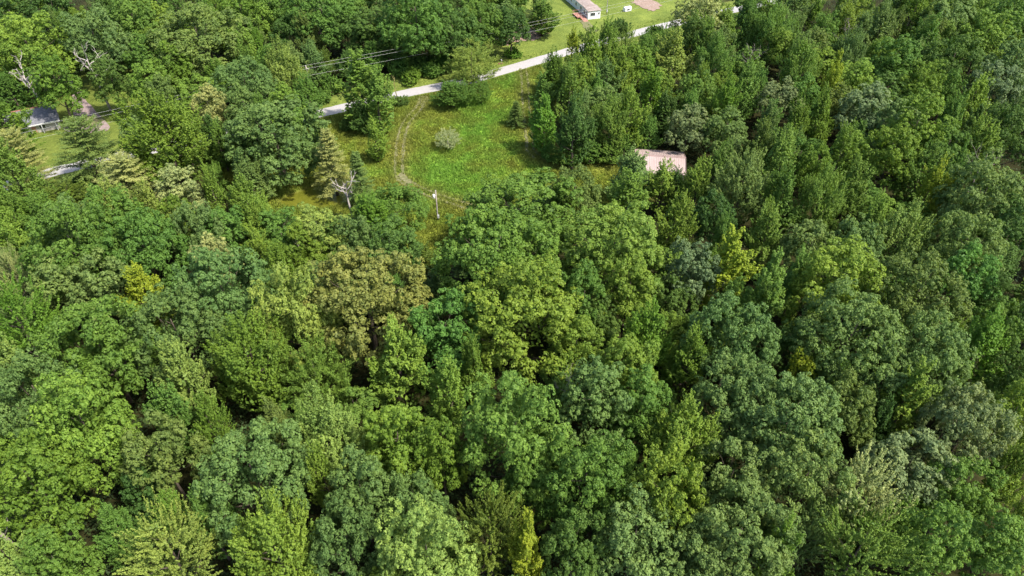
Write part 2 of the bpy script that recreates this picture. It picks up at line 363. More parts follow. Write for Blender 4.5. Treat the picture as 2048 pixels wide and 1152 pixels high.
def crown_maple(seed, R, H, zb, nsh, leaf=.3, spike=1.3, p_top=1.9, mid=.38, nlobe=16, lift=.9, per=24, brush=None):
    rng = np.random.default_rng(seed); L = Leaves(seed+1); P, N, th, z = env_pts(rng, nsh*2, R, H, zb, p_top, 2.2, mid); wv = wob(rng, 5)
    lp, ln, lth, lz = env_pts(rng, nlobe, R, H, zb, p_top, 2.2, mid); lt = rng.uniform(.25, .7, nlobe)
    d2 = ((P[:, None, :]-lp[None])**2).sum(2); own = d2.argmin(1); dd = np.sqrt(d2.min(1)); lr = R*1.9/math.sqrt(nlobe)*rng.uniform(.8, 1.15, nlobe)
    bul = 1.08-.42*(dd/lr[own])**2; keep = (bul > .45) & (rng.random(len(P)) < .75); axis_z = zb+(H-zb)*.35
    P, N, th, own, bul = P[keep][:nsh], N[keep][:nsh], th[keep][:nsh], own[keep][:nsh], bul[keep][:nsh]
    ctr = np.stack([np.zeros(len(P)), np.zeros(len(P)), np.full(len(P), axis_z)], 1)
    P = ctr+(P-ctr)*(bul*wv(th)*rng.uniform(.72, 1.0, len(P)))[:, None]
    A = unit(N*.75+np.array([0, 0, lift])+rng.normal(0, .22, N.shape)); Ls = spike*rng.uniform(.6, 1.3, len(P))
    k = len(P); m = per; s = rng.random((k, m)); ring = rdir(rng, k*m).reshape(k, m, 3); rad = ((.40*(1-.75*s)*spike/1.3) if brush is None else brush*(1.1-.7*s))[..., None]
    Q = P[:, None]+A[:, None]*(s*Ls[:, None]-.35*Ls[:, None])[..., None]+ring*rad*rng.uniform(.5, 1, (k, m, 1))
    Nn = ring*.7+A[:, None]*.3+np.array([0, 0, .45])+rng.normal(0, .35, (k, m, 3))
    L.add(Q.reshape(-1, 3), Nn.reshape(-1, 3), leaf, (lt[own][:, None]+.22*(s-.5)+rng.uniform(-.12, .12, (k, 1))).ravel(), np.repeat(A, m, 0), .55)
    n = int(nsh*1.0); q, N2, _, _ = env_pts(rng, n, R*.62, zb+(H-zb)*.86, zb, p_top, 2.2, mid); L.add(q, rdir(rng, n)+np.array([0, 0, .8]), leaf*1.9, .3)
    return L, [p*np.array([.8, .8, .95]) for p in lp[::2]]
def crown_feather(seed, R, H, zb, nb, el0, el1, leaf=.26, droop=0.0, shoots=9, sl=1.0, cone=None, start=.28, tops=True):
    "sprays of side shoots along radiating boughs: hickory, pine, spruce"
    rng = np.random.default_rng(seed); L = Leaves(seed+1); targets = []; wv = wob(rng, 4)
    for i in range(nb):
        u = (i+.5)/nb; z0 = zb+(H-zb)*(.02+.9*u); th = i*2.39996+rng.normal(0, .2)
        if cone: ext = R*((1-u)**cone*.96+.04)*rng.uniform(.75, 1.1)*wv(th)
        else: ext = R*math.sqrt(max(.06, 1-(max(0, u-.35)/.72)**2))*rng.uniform(.7, 1.08)*wv(th)
        el = el0+(el1-el0)*u+rng.normal(0, .08); d = np.array([math.cos(th)*math.cos(el), math.sin(th)*math.cos(el), math.sin(el)]); side = np.array([-math.sin(th), math.cos(th), 0])
        length = ext/max(.35, math.cos(el)); lt = rng.uniform(.3, .75)
        base = np.array([0, 0, z0-length*math.sin(el)*(.0 if cone else .35)])
        if i % 5 == 0 and u < .8: targets.append(base+d*length*.6)
        ns = max(5, int(shoots*length/R*1.3))
        for j in range(ns):
            s = start+(1-start)*(j+rng.random())/ns; p = base+d*length*s+np.array([0, 0, -droop*length*s*s])
            for sg in (-1, 0, 1):
                a = unit(d*.9+side*sg*rng.uniform(.5, 1.0)+np.array([0, 0, rng.uniform(-.05, .4)])); ll = sl*rng.uniform(.6, 1.2)*(1.15-.45*s); m = 9
                q = p+a*np.linspace(.05, 1, m)[:, None]*ll+rng.normal(0, .07*sl, (m, 3))
                L.add(q, np.array([0, 0, 1.0])+rng.normal(0, .45, (m, 3)), leaf, lt+.15*(s-.5), np.tile(a, (m, 1)), .42)
    n = nb*6; d = rdir(rng, n); zz = zb+(H-zb)*rng.uniform(.1, .8, n); rr = R*.45*((1-(zz-zb)/(H-zb)) if cone else np.ones(n))
    L.add(np.stack([d[:, 0]*rr, d[:, 1]*rr, zz], 1), rdir(rng, n)+np.array([0, 0, .8]), leaf*1.8, .25)
    return L, targets
def crown_wispy(seed, R, H, zb, nb, leaf=.24, per=30, lift=1.0):
    rng = np.random.default_rng(seed); L = Leaves(seed+1); targets = []
    P, N, th, z = env_pts(rng, nb, R, H, zb, 2.2, 2.0, .45); f = rng.uniform(.45, 1, (nb, 1)); c = np.array([0, 0, zb+(H-zb)*.3]); P = c+(P-c)*f
    for p, n_ in zip(P, N):
        a = unit(n_*.5+np.array([0, 0, lift])+rng.normal(0, .3, 3)); s = rng.random((per, 1)); ll = rng.uniform(.7, 1.6)*R/4
        q = p+a*s*ll+np.array([0, 0, -.35*ll])*s*s+rng.normal(0, .12*R/4, (per, 3))
        L.add(q, rdir(rng, per)+np.array([0, 0, .5]), leaf, rng.uniform(.3, .8), np.tile(a, (per, 1)), .34)
    return L, [p*np.array([.8, .8, .9]) for p in P[::max(1, nb//9)]]

class Kind: pass
KINDS = {}
def reg(code, L_t, R, H, zb, base_r, bark='bark', nlimb=9):
    L, tg = L_t; k = Kind(); k.R, k.H, k.zb = R, H, zb; k.crown = L.mesh('crown')
    rng = np.random.default_rng(len(tg)+int(R*10)); mb = MB(); idx = rng.permutation(len(tg))[:nlimb]
    limbs(mb, rng, base_r, H, [tg[i] for i in idx]); k.trunk = mb.mesh('trunk', M[bark], True); k.n = L.count
    KINDS.setdefault(code, []).append(k)
for s in range(4): reg('O', crown_oak(100+s, 8, 18, 4.5, [92, 104, 84, 98][s]), 8, 18, 4.5, .42)
for s in range(2): reg('G', crown_oak(110+s, 8, 18, .9, 96, .3, .34, 1.0), 8, 18, .9, .45)
for s in range(3): reg('o', crown_oak(120+s, 5, 15, 4, [48, 42, 54][s], 0, .29, 1.0), 5, 15, 4, .28)
for s in range(4): reg('B', crown_oak(140+s, 7.5, 19, 3.5, [68, 76, 60, 72][s], .9, .33, 1.0, 1.12), 7.5, 19, 3.5, .40)
for s in range(4): reg('b', crown_oak(160+s, 4.6, 16, 3, [38, 42, 34, 40][s], .9, .29, 1.0, 1.1), 4.6, 16, 3, .26)
for s in range(3): reg('M', crown_maple(180+s, 6.5, 18, 2.4, 1000, .32, 1.4, 1.7+.3*s, .36, 26+4*s), 6.5, 18, 2.4, .36)
for s in range(4): reg('m', crown_maple(200+s, 4, 15, 1.4, 620, .29, 1.2, 1.5+.3*s, .34, 16+2*s), 4, 15, 1.4, .24)
for s in range(3): reg('C', crown_maple(220+s, 2.9, 17, .9, 560, .27, 1.15, 1.7, .33, 18+3*s, 1.3), 2.9, 17, .9, .24)
for s in range(3): reg('F', crown_maple(240+s, 6, 16.5, 4, 330, .27, 2.8, 1.9+.2*s, .36, 24, .55, 58, .25), 6, 16.5, 4, .32)
for s in range(2): reg('P', crown_feather(260+s, 5.4, 16, 2.5, 110, -.02, .75, .26, .02, 9, 1.05, .55), 5.4, 16, 2.5, .3)
for s in range(2): reg('K', crown_feather(280+s, 3.4, 13, .8, 120, -.12, .7, .22, .08, 8, .75, .85, .2), 3.4, 13, .8, .2)
for s in range(2): reg('W', crown_wispy(300+s, 4, 11, 1.0, 420, .27, 42), 4, 11, 1.0, .18)
reg('w', crown_wispy(310, 2.4, 4.6, .2, 260, .19, 30, 1.4), 2.4, 4.6, .2, .09, 'pale_bark')
for s in range(3): reg('S', crown_maple(320+s, 2.2, 2.8, .05, 190, .24, .7, 2.6, .25, 8, .9, 20), 2.2, 2.8, .05, .07)

COL = dict(dg=(66,100,52), bg=(108,136,84), gg=(122,146,92), mg=(100,136,62), lg=(118,150,70), yg=(132,160,66), ly=(148,166,54),
           eg=(98,144,70), ob=(138,142,80), sv=(176,186,150), pg=(170,178,122), bs=(128,148,110), og=(112,142,52), br=(110,152,52), py=(150,170,92), ol=(118,136,78), dk=(84,114,58), do=(96,112,44))
ADJ = dict(dg='dark green', bg='bluish green', gg='grey-green', mg='mid-green', lg='fresh green', yg='yellow-green', ly='lime-yellow', eg='emerald green',
           ob='olive-brown', sv='silvery', pg='pale silvery green', bs='silver-blue green', og='olive-green', br='bright green', py='pale yellow-green', ol='dull olive', dk='deep green', do='dark olive')
SHAPE = dict(O='broad round oak', o='small round oak', B='broad loose-crowned tree', b='small loose-crowned tree', M='broad spiky maple', m='young spiky maple', C='slender columnar tree', F='feathery tree',
             P='spreading pine', K='conical evergreen', W='wispy tree', w='small wispy bush', S='leafy shrub')
SHAPE['G'] = 'huge spreading oak'
NAME = dict(G='oak_tree', O='oak_tree', o='oak_tree', B='ash_tree', b='ash_tree', M='maple_tree', m='maple_tree', C='poplar_tree', F='hickory_tree', P='pine_tree', K='spruce_tree', W='willow_tree', w='willow_bush', S='shrub')
TREES = []       # (x, y, r, height)
trng = random.Random(77); MARKS = []
LEAF_GAIN = .80
def colour(code, jit=.07):
    pl = .06 if code in ('pg', 'bs', 'ob', 'ly', 'sv') else .26; c = (np.array(lin(COL[code]))*(1-pl)+np.array(lin((110, 144, 68)))*pl)*LEAF_GAIN*np.array([.96, .965, .80]); j = trng.uniform(-jit, jit); h = trng.uniform(-jit, jit)
    return tuple(np.clip(c*np.array([1+j+h, 1+j, 1+j-h]), .004, .5))+(1.0,)
def plant(x, y, r, code, cc, Ht=None, label=None, group=None, bark=None, vi=None):
    ks = KINDS[code]; k = ks[trng.randrange(len(ks)) if vi is None else vi]; s = r/k.R
    sz = (Ht/k.H) if Ht else min(1.22, max(.74, .62+.38*s))*trng.uniform(1.01, 1.12)
    e = empty(NAME[code], (x, y, float(np.interp(0, [0, 1], [0, 0]))), label, 'shrub' if code in 'Sw' else 'tree', trng.uniform(0, 6.283), group); e.scale = (s, s*trng.uniform(.94, 1.06), sz)
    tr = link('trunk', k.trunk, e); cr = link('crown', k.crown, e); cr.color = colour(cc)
    if bark: tr.material_slots[0].link = 'OBJECT'; tr.material_slots[0].material = M[bark]
    TREES.append((x, y, r, sz*k.H)); e['_c'] = cc; e['_k'] = code
    return e
def place(px, py, w, code, cc, Ht=None, label=None, bark=None, vi=None):
    ks = KINDS[code]; k = ks[0]; s = 1.0
    for _ in range(5):
        sz = (Ht/k.H) if Ht else 1.06*min(1.22, max(.74, .62+.38*s)); zc = (k.zb+(k.H-k.zb)*.58)*sz
        p = at(px, py, zc); r = w*.5*proj(p)[2]/FPX*.97; s = r/k.R
    e = plant(p[0], p[1], r, code, cc, Ht, label, None, bark, vi)
    if label: MARKS.append((p[0], p[1], label))
    return e

# ------------------------------------------------------------------ the trees of the photograph: crown centre, width (pixels), kind, colour, height, label
LIST = [
# bottom of the wood
(60,960,210,'B','og',None,None), (15,1115,120,'m','py',None,None), (115,1125,120,'b','mg',13,None), (235,1060,100,'m','mg',11,None), (290,985,90,'b','dg',10,None),
(335,1098,185,'F','py',None,'feathery yellow-green tree with star-like sprays beside a round maple'), (420,1040,110,'m','mg',14,None), (325,905,135,'o','ol',None,'pale olive round-crowned tree with rusty leaf tips'),
(510,945,225,'O','bg',None,'large grey-green oak with tight cauliflower-like leaf clumps'), (548,1095,205,'M','yg',None,'yellow-green pointed maple below the cauliflower-clumped oak'), (645,945,75,'m','yg',15,None),
(720,985,135,'b','bg',None,None), (690,1075,150,'O','bg',None,None), (832,1005,120,'o','bg',None,None), (850,1105,215,'B','py',None,'light yellow-green loose-crowned tree with lumpy foliage'),
(980,1055,165,'F','do',None,'dark olive tree with upright reddish-tipped shoots'), (1055,1095,85,'C','ly',18,'narrow yellow tree standing out from dark green neighbours'), (800,880,150,'b','og',None,None), (885,915,100,'b','og',None,None),
(1028,865,225,'B','lg',21,'very large fresh green tree with lobed crown of upright clumps'), (650,855,165,'M','py',None,'pale olive-yellow maple with many upright spikes'), (560,870,100,'m','ol',None,None),
(1190,800,140,'b','bg',None,None), (1165,965,195,'B','mg',None,None), (1065,965,110,'b','mg',None,None), (1150,1095,130,'o','dk',None,None), (1270,1085,160,'b','gg',None,'grey-green open tree with pale limbs showing through its crown'),
(1335,985,150,'o','yg',19,'bright yellow-green lumpy tree taller than its grey-green neighbours'), (1370,865,180,'M','yg',None,'broad yellow-olive maple with rounded spiky crown'), (1465,955,150,'o','gg',None,None), (1480,1075,215,'O','gg',None,None),
(1390,1115,130,'o','gg',None,None), (1555,1105,85,'C','og',None,None), (1575,850,215,'O','gg',None,None), (1605,960,195,'O','gg',None,None),
(1715,985,190,'F','pg',None,'pale silvery tree of long upright feathery shoots'), (1725,1095,185,'F','lg',None,'fresh green feathery tree in front of the pale silvery one'), (1620,1060,90,'F','gg',None,None), (1860,1095,130,'b','lg',None,None),
(1825,930,160,'o','bs',None,None), (1920,975,140,'o','mg',None,None), (1985,1095,125,'b','lg',None,None), (2035,1060,100,'m','yg',None,None), (1930,855,165,'O','bs',None,'silver-blue round oak among darker green oaks'),
(2025,830,110,'b','yg',None,None), (2015,950,90,'m','yg',None,None), (1815,800,105,'C','yg',18,'yellow-green columnar tree rising between grey-green oaks'), (1690,825,115,'o','ol',None,None), (1760,850,80,'m','dg',12,None),
# middle of the wood
(35,635,175,'F','br',None,'bright green feathery tree with layered sprays at the forest gap'), (25,735,130,'m','py',None,None), (80,795,175,'O','bg',None,None), (165,850,195,'B','yg',None,'yellow-olive tree with bare pale branches in its crown'), (185,765,130,'m','og',14,None),
(200,690,215,'O','mg',None,None), (350,660,195,'O','bg',None,'bluish green oak of dense rounded clumps'), (370,765,120,'m','py',18,'pale yellow-green maple with a bare twig fan at its top'), (345,830,120,'m','mg',15,None), (420,850,80,'m','og',None,None),
(500,720,185,'M','og',None,'olive-green maple with bright upright leaf tufts'), (290,595,110,'m','ly',15,'yellow tree peeping out between two bluish oaks'), (445,580,185,'O','bg',None,None), (590,635,165,'B','py',None,'pale yellow-green open tree beside the olive-brown oak'),
(635,745,135,'W','lg',15,'light green tree with drooping fine sprays below the olive-brown oak'), (730,590,245,'O','ob',20,'olive-brown dome-shaped oak, the only brownish crown'), (800,720,150,'m','yg',17,None), (895,775,110,'m','yg',15,None), (948,735,80,'m','yg',15,None),
(888,660,150,'o','eg',17,'emerald green oak with rounded clumps'), (1045,625,235,'B','yg',20,'large yellow-green loose-crowned tree beside the emerald oak'), (990,520,240,'O','mg',None,'large speckled green oak behind the emerald oak'),
(1048,424,240,'G','mg',17.5,'large deep green tree standing over the edge of the clearing'), (1150,385,110,'O','ol',14,'grey-olive tree leaning behind the large tree at the clearing'), (1230,495,225,'B','lg',20,'large fresh green tree with tall lobes between clearing and forest'),
(1255,590,115,'b','yg',None,None), (1165,605,110,'b','mg',None,None), (1290,680,120,'m','br',None,None), (1262,735,115,'b','yg',None,None), (1280,805,120,'b','mg',None,None), (1380,720,105,'m','og',15,'dense round olive-green tree with smooth outline'),
(1465,680,175,'O','bg',None,None), (1155,690,100,'b','yg',None,None), (1190,650,90,'b','dk',12,None), (1385,545,105,'o','bs',None,None), (1455,535,118,'C','ly',19,'tall lime-yellow tree, brightest in the forest'), (1530,590,90,'C','lg',None,None),
(1670,565,180,'B','yg',18,'yellow-green loose oak in the middle of the forest'), (1695,680,220,'O','bg',None,None), (1835,590,175,'O','ol',None,None), (1935,565,120,'o','eg',None,'blue-emerald round tree beside a dull olive oak'), (1975,605,95,'P','dg',None,None),
(1955,700,125,'m','br',None,None), (1850,715,165,'O','gg',None,None), (2015,660,115,'o','mg',None,None), (2035,755,100,'o','dk',None,None), (1890,685,75,'m','yg',None,None), (1600,755,60,'b','ly',13,None), (1658,750,70,'b','mg',13,None),
(1475,795,170,'O','gg',None,None), (1765,765,120,'o','gg',None,None), (1590,690,90,'o','dk',12,None), (1345,600,90,'o','dk',11,None),
# left middle
(22,345,110,'m','lg',None,None), (35,305,110,'P','pg',15,None), (170,285,150,'P','gg',16,'grey-green spreading pine in front of the gravel lane'), (248,352,150,'P','pg',13,'very pale feathery pine with star-shaped sprays near the road'),
(130,395,110,'m','do',8,None), (90,425,110,'m','og',11,None), (215,412,95,'m','py',14,None), (302,418,85,'m','py',14,None), (355,378,90,'b','pg',12,None),
(322,262,200,'M','og',21,'big olive-green maple standing alone beside the road'), (430,352,50,'m','mg',8,None), (345,340,50,'w','pg',6,None), (490,400,90,'m','yg',13,None), (422,372,50,'C','yg',14,None), (503,362,100,'m','ol',11,None),
(400,465,105,'O','gg',None,None), (455,460,95,'b','mg',14,None,'pale_bark'), (505,450,95,'m','yg',15,None,'pale_bark'), (30,480,100,'m','yg',14,None), (95,440,120,'m','mg',13,None), (25,430,90,'m','yg',14,None), (150,450,110,'o','bg',15,None), (150,500,185,'O','mg',None,None),
(232,440,120,'o','mg',None,None), (290,495,165,'O','mg',None,None), (18,535,80,'F','pg',None,None), (120,570,130,'o','gg',None,None), (205,570,135,'o','gg',None,None), (430,525,85,'b','pg',14,None), (345,450,90,'o','og',None,None),
(50,378,60,'S','do',3,None), (165,365,50,'S','mg',3,None), (95,392,60,'S','mg',4,None),
# pond side and clearing
(552,272,200,'G','bg',19,'huge silver-green oak hanging over the pond'), (660,308,92,'K','pg',16,'tall grey-green spruce leaning out between oak and pond'), (716,345,75,'K','gg',13,'small grey-green spruce at the head of the pond'), (750,272,52,'C','yg',11,'low yellow-green columnar tree beside the tall poplars'),
(720,165,112,'C','yg',19,'tall yellow-green poplar at the roadside'), (757,195,84,'C','lg',16,'pale green poplar in front of the tall roadside poplar'), (722,228,60,'m','dk',9,None), (742,440,125,'m','br',12,'vivid green maple below the dead white tree'),
(790,414,132,'O','mg',11,'wide flat-domed grey-green tree beside the utility pole'), (785,490,120,'o','dk',13,None), (842,508,76,'m','do',7,None), (640,468,115,'b','py',13,None,'pale_bark'), (560,470,100,'b','mg',13,None,'pale_bark'), (600,500,100,'b','og',13,None,'pale_bark'),
(520,455,80,'m','yg',14,None,'pale_bark'), (560,535,95,'m','og',14,None), (710,475,70,'o','gg',13,None), (520,505,60,'C','yg',14,None,'pale_bark'), (670,480,80,'b','dk',11,None),
(945,120,105,'W','py',13,'wispy pale green willow-like tree overhanging the road'), (905,180,85,'M','mg',7.5,'low dark green spreading tree beside the road under the willow-like tree'), (962,178,50,'W','lg',6.5,None), (895,276,54,'w','sv',5.0,'small silvery wispy bush alone in the meadow'), (1032,222,46,'K','ol',7,'small dark evergreen sapling beside the right-hand dirt track'),
# shed side
(1266,346,110,'m','gg',13,None), (1255,395,110,'m','yg',14,None), (1326,368,90,'m','yg',12,None), (1398,370,90,'m','yg',14,None), (1348,445,85,'m','yg',16,None), (1430,435,85,'o','dg',14,None), (1485,365,130,'M','gg',None,None), (1445,485,80,'m','mg',14,None), (1352,372,64,'m','dk',10,None),
# stand between track and shed
(1090,238,72,'C','br',15,'bright green tree at the edge of the dirt track'), (1085,190,60,'C','lg',14,None), (1140,185,85,'m','lg',None,None), (1180,120,95,'m','yg',None,None), (1150,255,95,'m','dk',None,None), (1222,240,100,'M','lg',15,None), (1302,185,75,'C','br',18,'tall bright green twin-topped tree near the shed'),
(1240,150,60,'C','yg',16,None), (1345,115,105,'m','py',17,'pale green tree with bare forked trunk in view','pale_bark'), (1146,90,42,'C','ly',12,'small lime-yellow columnar tree by the road edge'), (1210,100,75,'m','yg',None,None), (1250,92,70,'F','py',None,None), (1330,75,60,'F','lg',12,None), (1292,105,70,'m','mg',13,None),
(1430,120,90,'M','lg',None,None), (1400,62,80,'m','yg',13,None), (1375,250,80,'o','bs',13,'silver-blue small tree hanging over the shed roof'), (1452,205,66,'C','br',None,None), (1400,22,105,'B','pg',16,'whitish flowering tree at the end of the lawn'), (1190,190,70,'C','mg',14,None), (1260,230,80,'m','yg',None,None),
(1110,140,60,'m','mg',10,None), (1098,297,50,'m','mg',5,None), (1135,302,60,'m','lg',6,None), (1180,300,60,'m','mg',6,None), (1222,300,60,'m','lg',6,None), (1250,292,50,'m','mg',7,None), (1078,262,40,'m','br',7,None), (1450,48,72,'m','lg',13,None), (1492,36,75,'m','mg',13,None), (1535,28,75,'m','lg',13,None), (1585,18,80,'m','gg',13,None), (1300,265,60,'m','mg',10,None), (1330,225,70,'m','dk',12,None), (1490,175,80,'m','lg',None,None), (1225,55,40,'S','dk',3.5,None), (1245,60,30,'S','dk',3.2,None), (1312,62,50,'S','mg',4,None),
# right side upper
(1862,375,60,'C','ly',16,'twin-topped lime-yellow tree beside a bare grey tree'), (1882,400,45,'C','ly',14,None), (1965,395,145,'B','gg',None,None), (1805,465,125,'M','py',None,None), (1745,450,90,'m','yg',None,None), (1930,490,145,'O','ol',None,None), (1715,490,90,'o','gg',None,None), (1620,490,105,'o','gg',None,None),
(1730,215,95,'o','bs',None,'silver-blue round tree in the upper forest'), (1560,195,85,'o','bs',13,None), (1662,165,50,'C','ly',None,None), (1905,120,110,'O','dk',None,None), (1990,165,90,'o','bs',None,None), (1950,195,85,'m','yg',None,None), (1830,262,110,'b','og',None,None), (1850,90,85,'m','mg',None,None), (1970,70,90,'b','yg',None,None), (1690,50,70,'m','yg',None,None),
(1600,130,90,'M','lg',None,None), (1545,60,90,'M','lg',None,None), (1640,230,70,'m','og',None,None), (1590,250,70,'m','og',None,None), (1790,120,90,'b','mg',None,None), (1760,60,80,'m','gg',None,None), (1700,110,80,'M','gg',None,None), (1840,170,80,'b','og',None,None), (2030,120,90,'o','gg',None,None), (2020,40,90,'b','lg',None,None), (1900,30,90,'o','gg',None,None), (1830,20,80,'m','og',None,None),
(1780,310,100,'b','og',None,None), (1680,310,90,'m','og',None,None), (1560,320,100,'m','lg',None,None), (1640,400,110,'M','lg',None,None), (1560,400,100,'m','mg',None,None), (1520,300,90,'m','do',None,None), (1700,380,90,'m','lg',None,None), (1960,290,90,'m','yg',None,None), (1900,250,80,'m','lg',None,None), (2020,260,110,'O','dk',None,None), (2030,450,110,'o','dk',None,None), (1530,470,90,'m','lg',None,None), (1590,560,90,'m','lg',None,None), (1490,600,90,'o','mg',13,None),
# beyond the road
(55,95,165,'B','yg',20,'tall light yellow-green tree behind the house with dead limbs beside it'), (190,75,130,'B','gg',20,None), (20,30,90,'o','dg',None,None), (100,20,90,'o','dg',None,None), (112,168,95,'b','og',17,None), (224,165,80,'b','dk',14,'dark tree with bare broken limbs beside the gravel lane'),
(395,70,190,'O','ol',19,'large dull olive oak behind the road with long pale limbs'), (300,105,85,'o','mg',15,None), (335,130,80,'m','dk',12,None), (270,40,90,'b','lg',None,None), (420,215,75,'b','pg',14,'thin pale open-crowned tree with dark trunk beside the road','bark'), (490,165,130,'O','bg',16,'silver-green oak between the olive maple and the roadside trees'), (565,135,105,'M','py',18,'pale yellow-green plumed tree above the silver-green oak'), (615,185,80,'m','mg',13,None),
(510,85,48,'m','br',12,None), (645,25,150,'O','mg',18,None), (580,60,80,'o','dg',13,None), (740,60,100,'b','dk',15,None), (830,35,150,'B','mg',None,None), (905,60,115,'O','dk',16,None), (962,45,100,'O','mg',15,None), (1022,50,75,'o','dg',14,None), (1085,28,88,'m','mg',11,'green tree alone on the lawn beside the long white trailer'),
(785,100,80,'m','dk',10,None), (690,60,80,'o','dg',13,None), (4,245,120,'m','og',15,'olive-green tree overhanging the grey-roofed house'), (20,180,90,'m','mg',12,None), (250,120,60,'m','dk',11,None), (480,20,90,'o','og',None,None), (560,20,80,'o','mg',None,None),
(660,165,60,'S','mg',5,None), (640,190,50,'S','mg',4,None), (692,246,36,'S','dk',3,None), (860,135,60,'S','mg',4,None), (820,150,60,'S','og',3.5,None), (880,120,50,'S','mg',4,None), (1025,103,45,'S','br',2.6,'low bright shrub on the lawn across the road'), (800,130,60,'S','mg',5,None), (700,125,70,'m','dk',9,None), (745,110,70,'m','mg',9,None), (840,100,70,'m','dk',9,None), (900,110,60,'m','mg',8,None), (640,120,70,'m','do',9,None), (1240,48,46,'S','dk',3.5,None), (798,200,40,'S','dk',2.6,None),
]
for ent in LIST:
    px, py, w, code, cc, Ht, lab = ent[:7]; place(px, py, w, code, cc, Ht, lab, ent[7] if len(ent) > 7 else None)

# the rest of the wood: fills the canopy where crowns are not told apart, never over ground the photograph shows open
OPEN = [[(690,215),(780,198),(870,178),(1062,135),(1064,300),(1110,300),(1265,322),(1235,352),(1215,395),(1195,385),(1150,345),(1060,320),(950,370),(905,420),(880,470),(856,430),(810,365),(760,370),(700,390),(700,410),(570,410),(590,380),(690,350),(680,260)],
        [(640,236),(640,205),(790,150),(900,130),(985,100),(1040,75),(1050,45),(1130,-20),(1370,-20),(1368,45),(1250,80),(1200,60),(1080,108),(1080,132),(960,162)],
        [(50,362),(110,333),(20,300),(20,255),(40,205),(130,200),(136,150),(250,150),(275,210),(240,232),(160,235),(110,270),(112,330),(135,342)],
        [(1262,292),(1374,292),(1374,345),(1262,340)]]
def blocks(x, y, r, h):
    pts = [(x, y, h), (x, y, h*.9), (x-r, y, h*.7), (x+r, y, h*.7), (x, y, h*.5), (x-r*.8, y, h*.35), (x+r*.8, y, h*.35), (x, y, .5)]
    q = np.array([proj(p)[:2] for p in pts])
    return any(inpoly(q, o).any() for o in OPEN)
frng = np.random.default_rng(5); added = 0
for _ in range(18000):
    y = frng.uniform(34, 262); x = frng.uniform(-1, 1)*(y*.98+12); q = proj((x, y, 8))
    if not (-70 < q[0] < 2118 and -20 < q[1] < 1230): continue
    if dist_line(np.array([[x, y]]), ROAD)[0] < 7: continue
    far = y > 120; r = frng.uniform(3.2, 5.2) if far else frng.uniform(3.0, 4.6); h = frng.uniform(11.5, 15.5) if far else frng.uniform(6.5, 10.5)
    if any((x-a)**2+(y-b)**2 < ((.60 if far else .68)*(r+min(c, 8)))**2 for a, b, c, _h in TREES): continue
    if blocks(x, y, r, h): continue
    code = frng.choice(['m', 'm', 'o', 'b', 'C', 'b']); cc = frng.choice(['mg', 'lg', 'gg', 'og', 'dk', 'mg', 'yg', 'bg', 'ol'])
    if code == 'C': r *= .7
    plant(x, y, r, str(code), str(cc), h); added += 1
    if added >= 300: break
print('TREES', len(TREES), 'filled', added, 'leaves', sum(k.n for ks in KINDS.values() for k in ks))

# labels of the trees that have none yet: kind, colour and what they stand beside
PLACES = [(*at(620,395)[:2], 'the algae-green pond'), (*at(1320,320)[:2], 'the pink metal shed'), (*at(800,300)[:2], 'the curved dirt track'), (*at(1052,200)[:2], 'the straight dirt track'), (*at(1185,40)[:2], 'the long white trailer'),
          (*at(60,240)[:2], 'the grey-roofed house'), (*at(170,210)[:2], 'the brown gravel lane'), (*at(700,215)[:2], 'the road bend by the poplars'), (*at(900,170)[:2], 'the road at the meadow')]
used = {}
for o in [o for o in col.objects if o.parent is None and '_k' in o]:
    k, c = o['_k'], o['_c']; del o['_k']; del o['_c']
    if 'label' in o: o['group'] = 'trees of the wood' if o['category'] == 'tree' else 'shrubs'; continue
    x, y = o.location.x, o.location.y
    best = min([(math.hypot(x-a, y-b), 'near the '+' '.join(l.split()[:5]) if False else l) for a, b, l in MARKS]); bp = min([(math.hypot(x-a, y-b), l) for a, b, l in PLACES])
    two = sorted([(math.hypot(x-a, y-b), l) for a, b, l in MARKS+PLACES])[:2]; o['_mk'] = two[0][1]; o['_m2'] = two[1][1]; o['_h'] = ADJ[c]+' '+SHAPE[k]
SHORT = {}
for a, b, l in MARKS:
    s = l
    for cut in (' standing', ' beside', ' with', ' below', ' taller', ' among', ' rising', ' between', ' at the', ' of ', ' peeping', ', ', ' behind', ' in front', ' hanging', ' leaning', ' overhanging', ' alone', ' above', ' near', ' in the', ' by the', ' under', ' on the', ' in front'):
        s = s.split(cut)[0] if len(s.split(cut)[0].split()) >= 3 else s
    SHORT[l] = 'the '+' '.join(s.split()[:5])
print(sorted(SHORT.values()))
for o in [o for o in col.objects if o.parent is None and '_mk' in o]:
    m = SHORT.get(o['_mk'], o['_mk']); m2 = SHORT.get(o['_m2'], o['_m2']); lab = ' '.join((o['_h']+' between '+m+' and '+m2).split()[:16]); del o['_m2']; o['label'] = lab; del o['_mk']; del o['_h']
    o['group'] = 'trees of the wood' if o['category'] == 'tree' else 'shrubs'

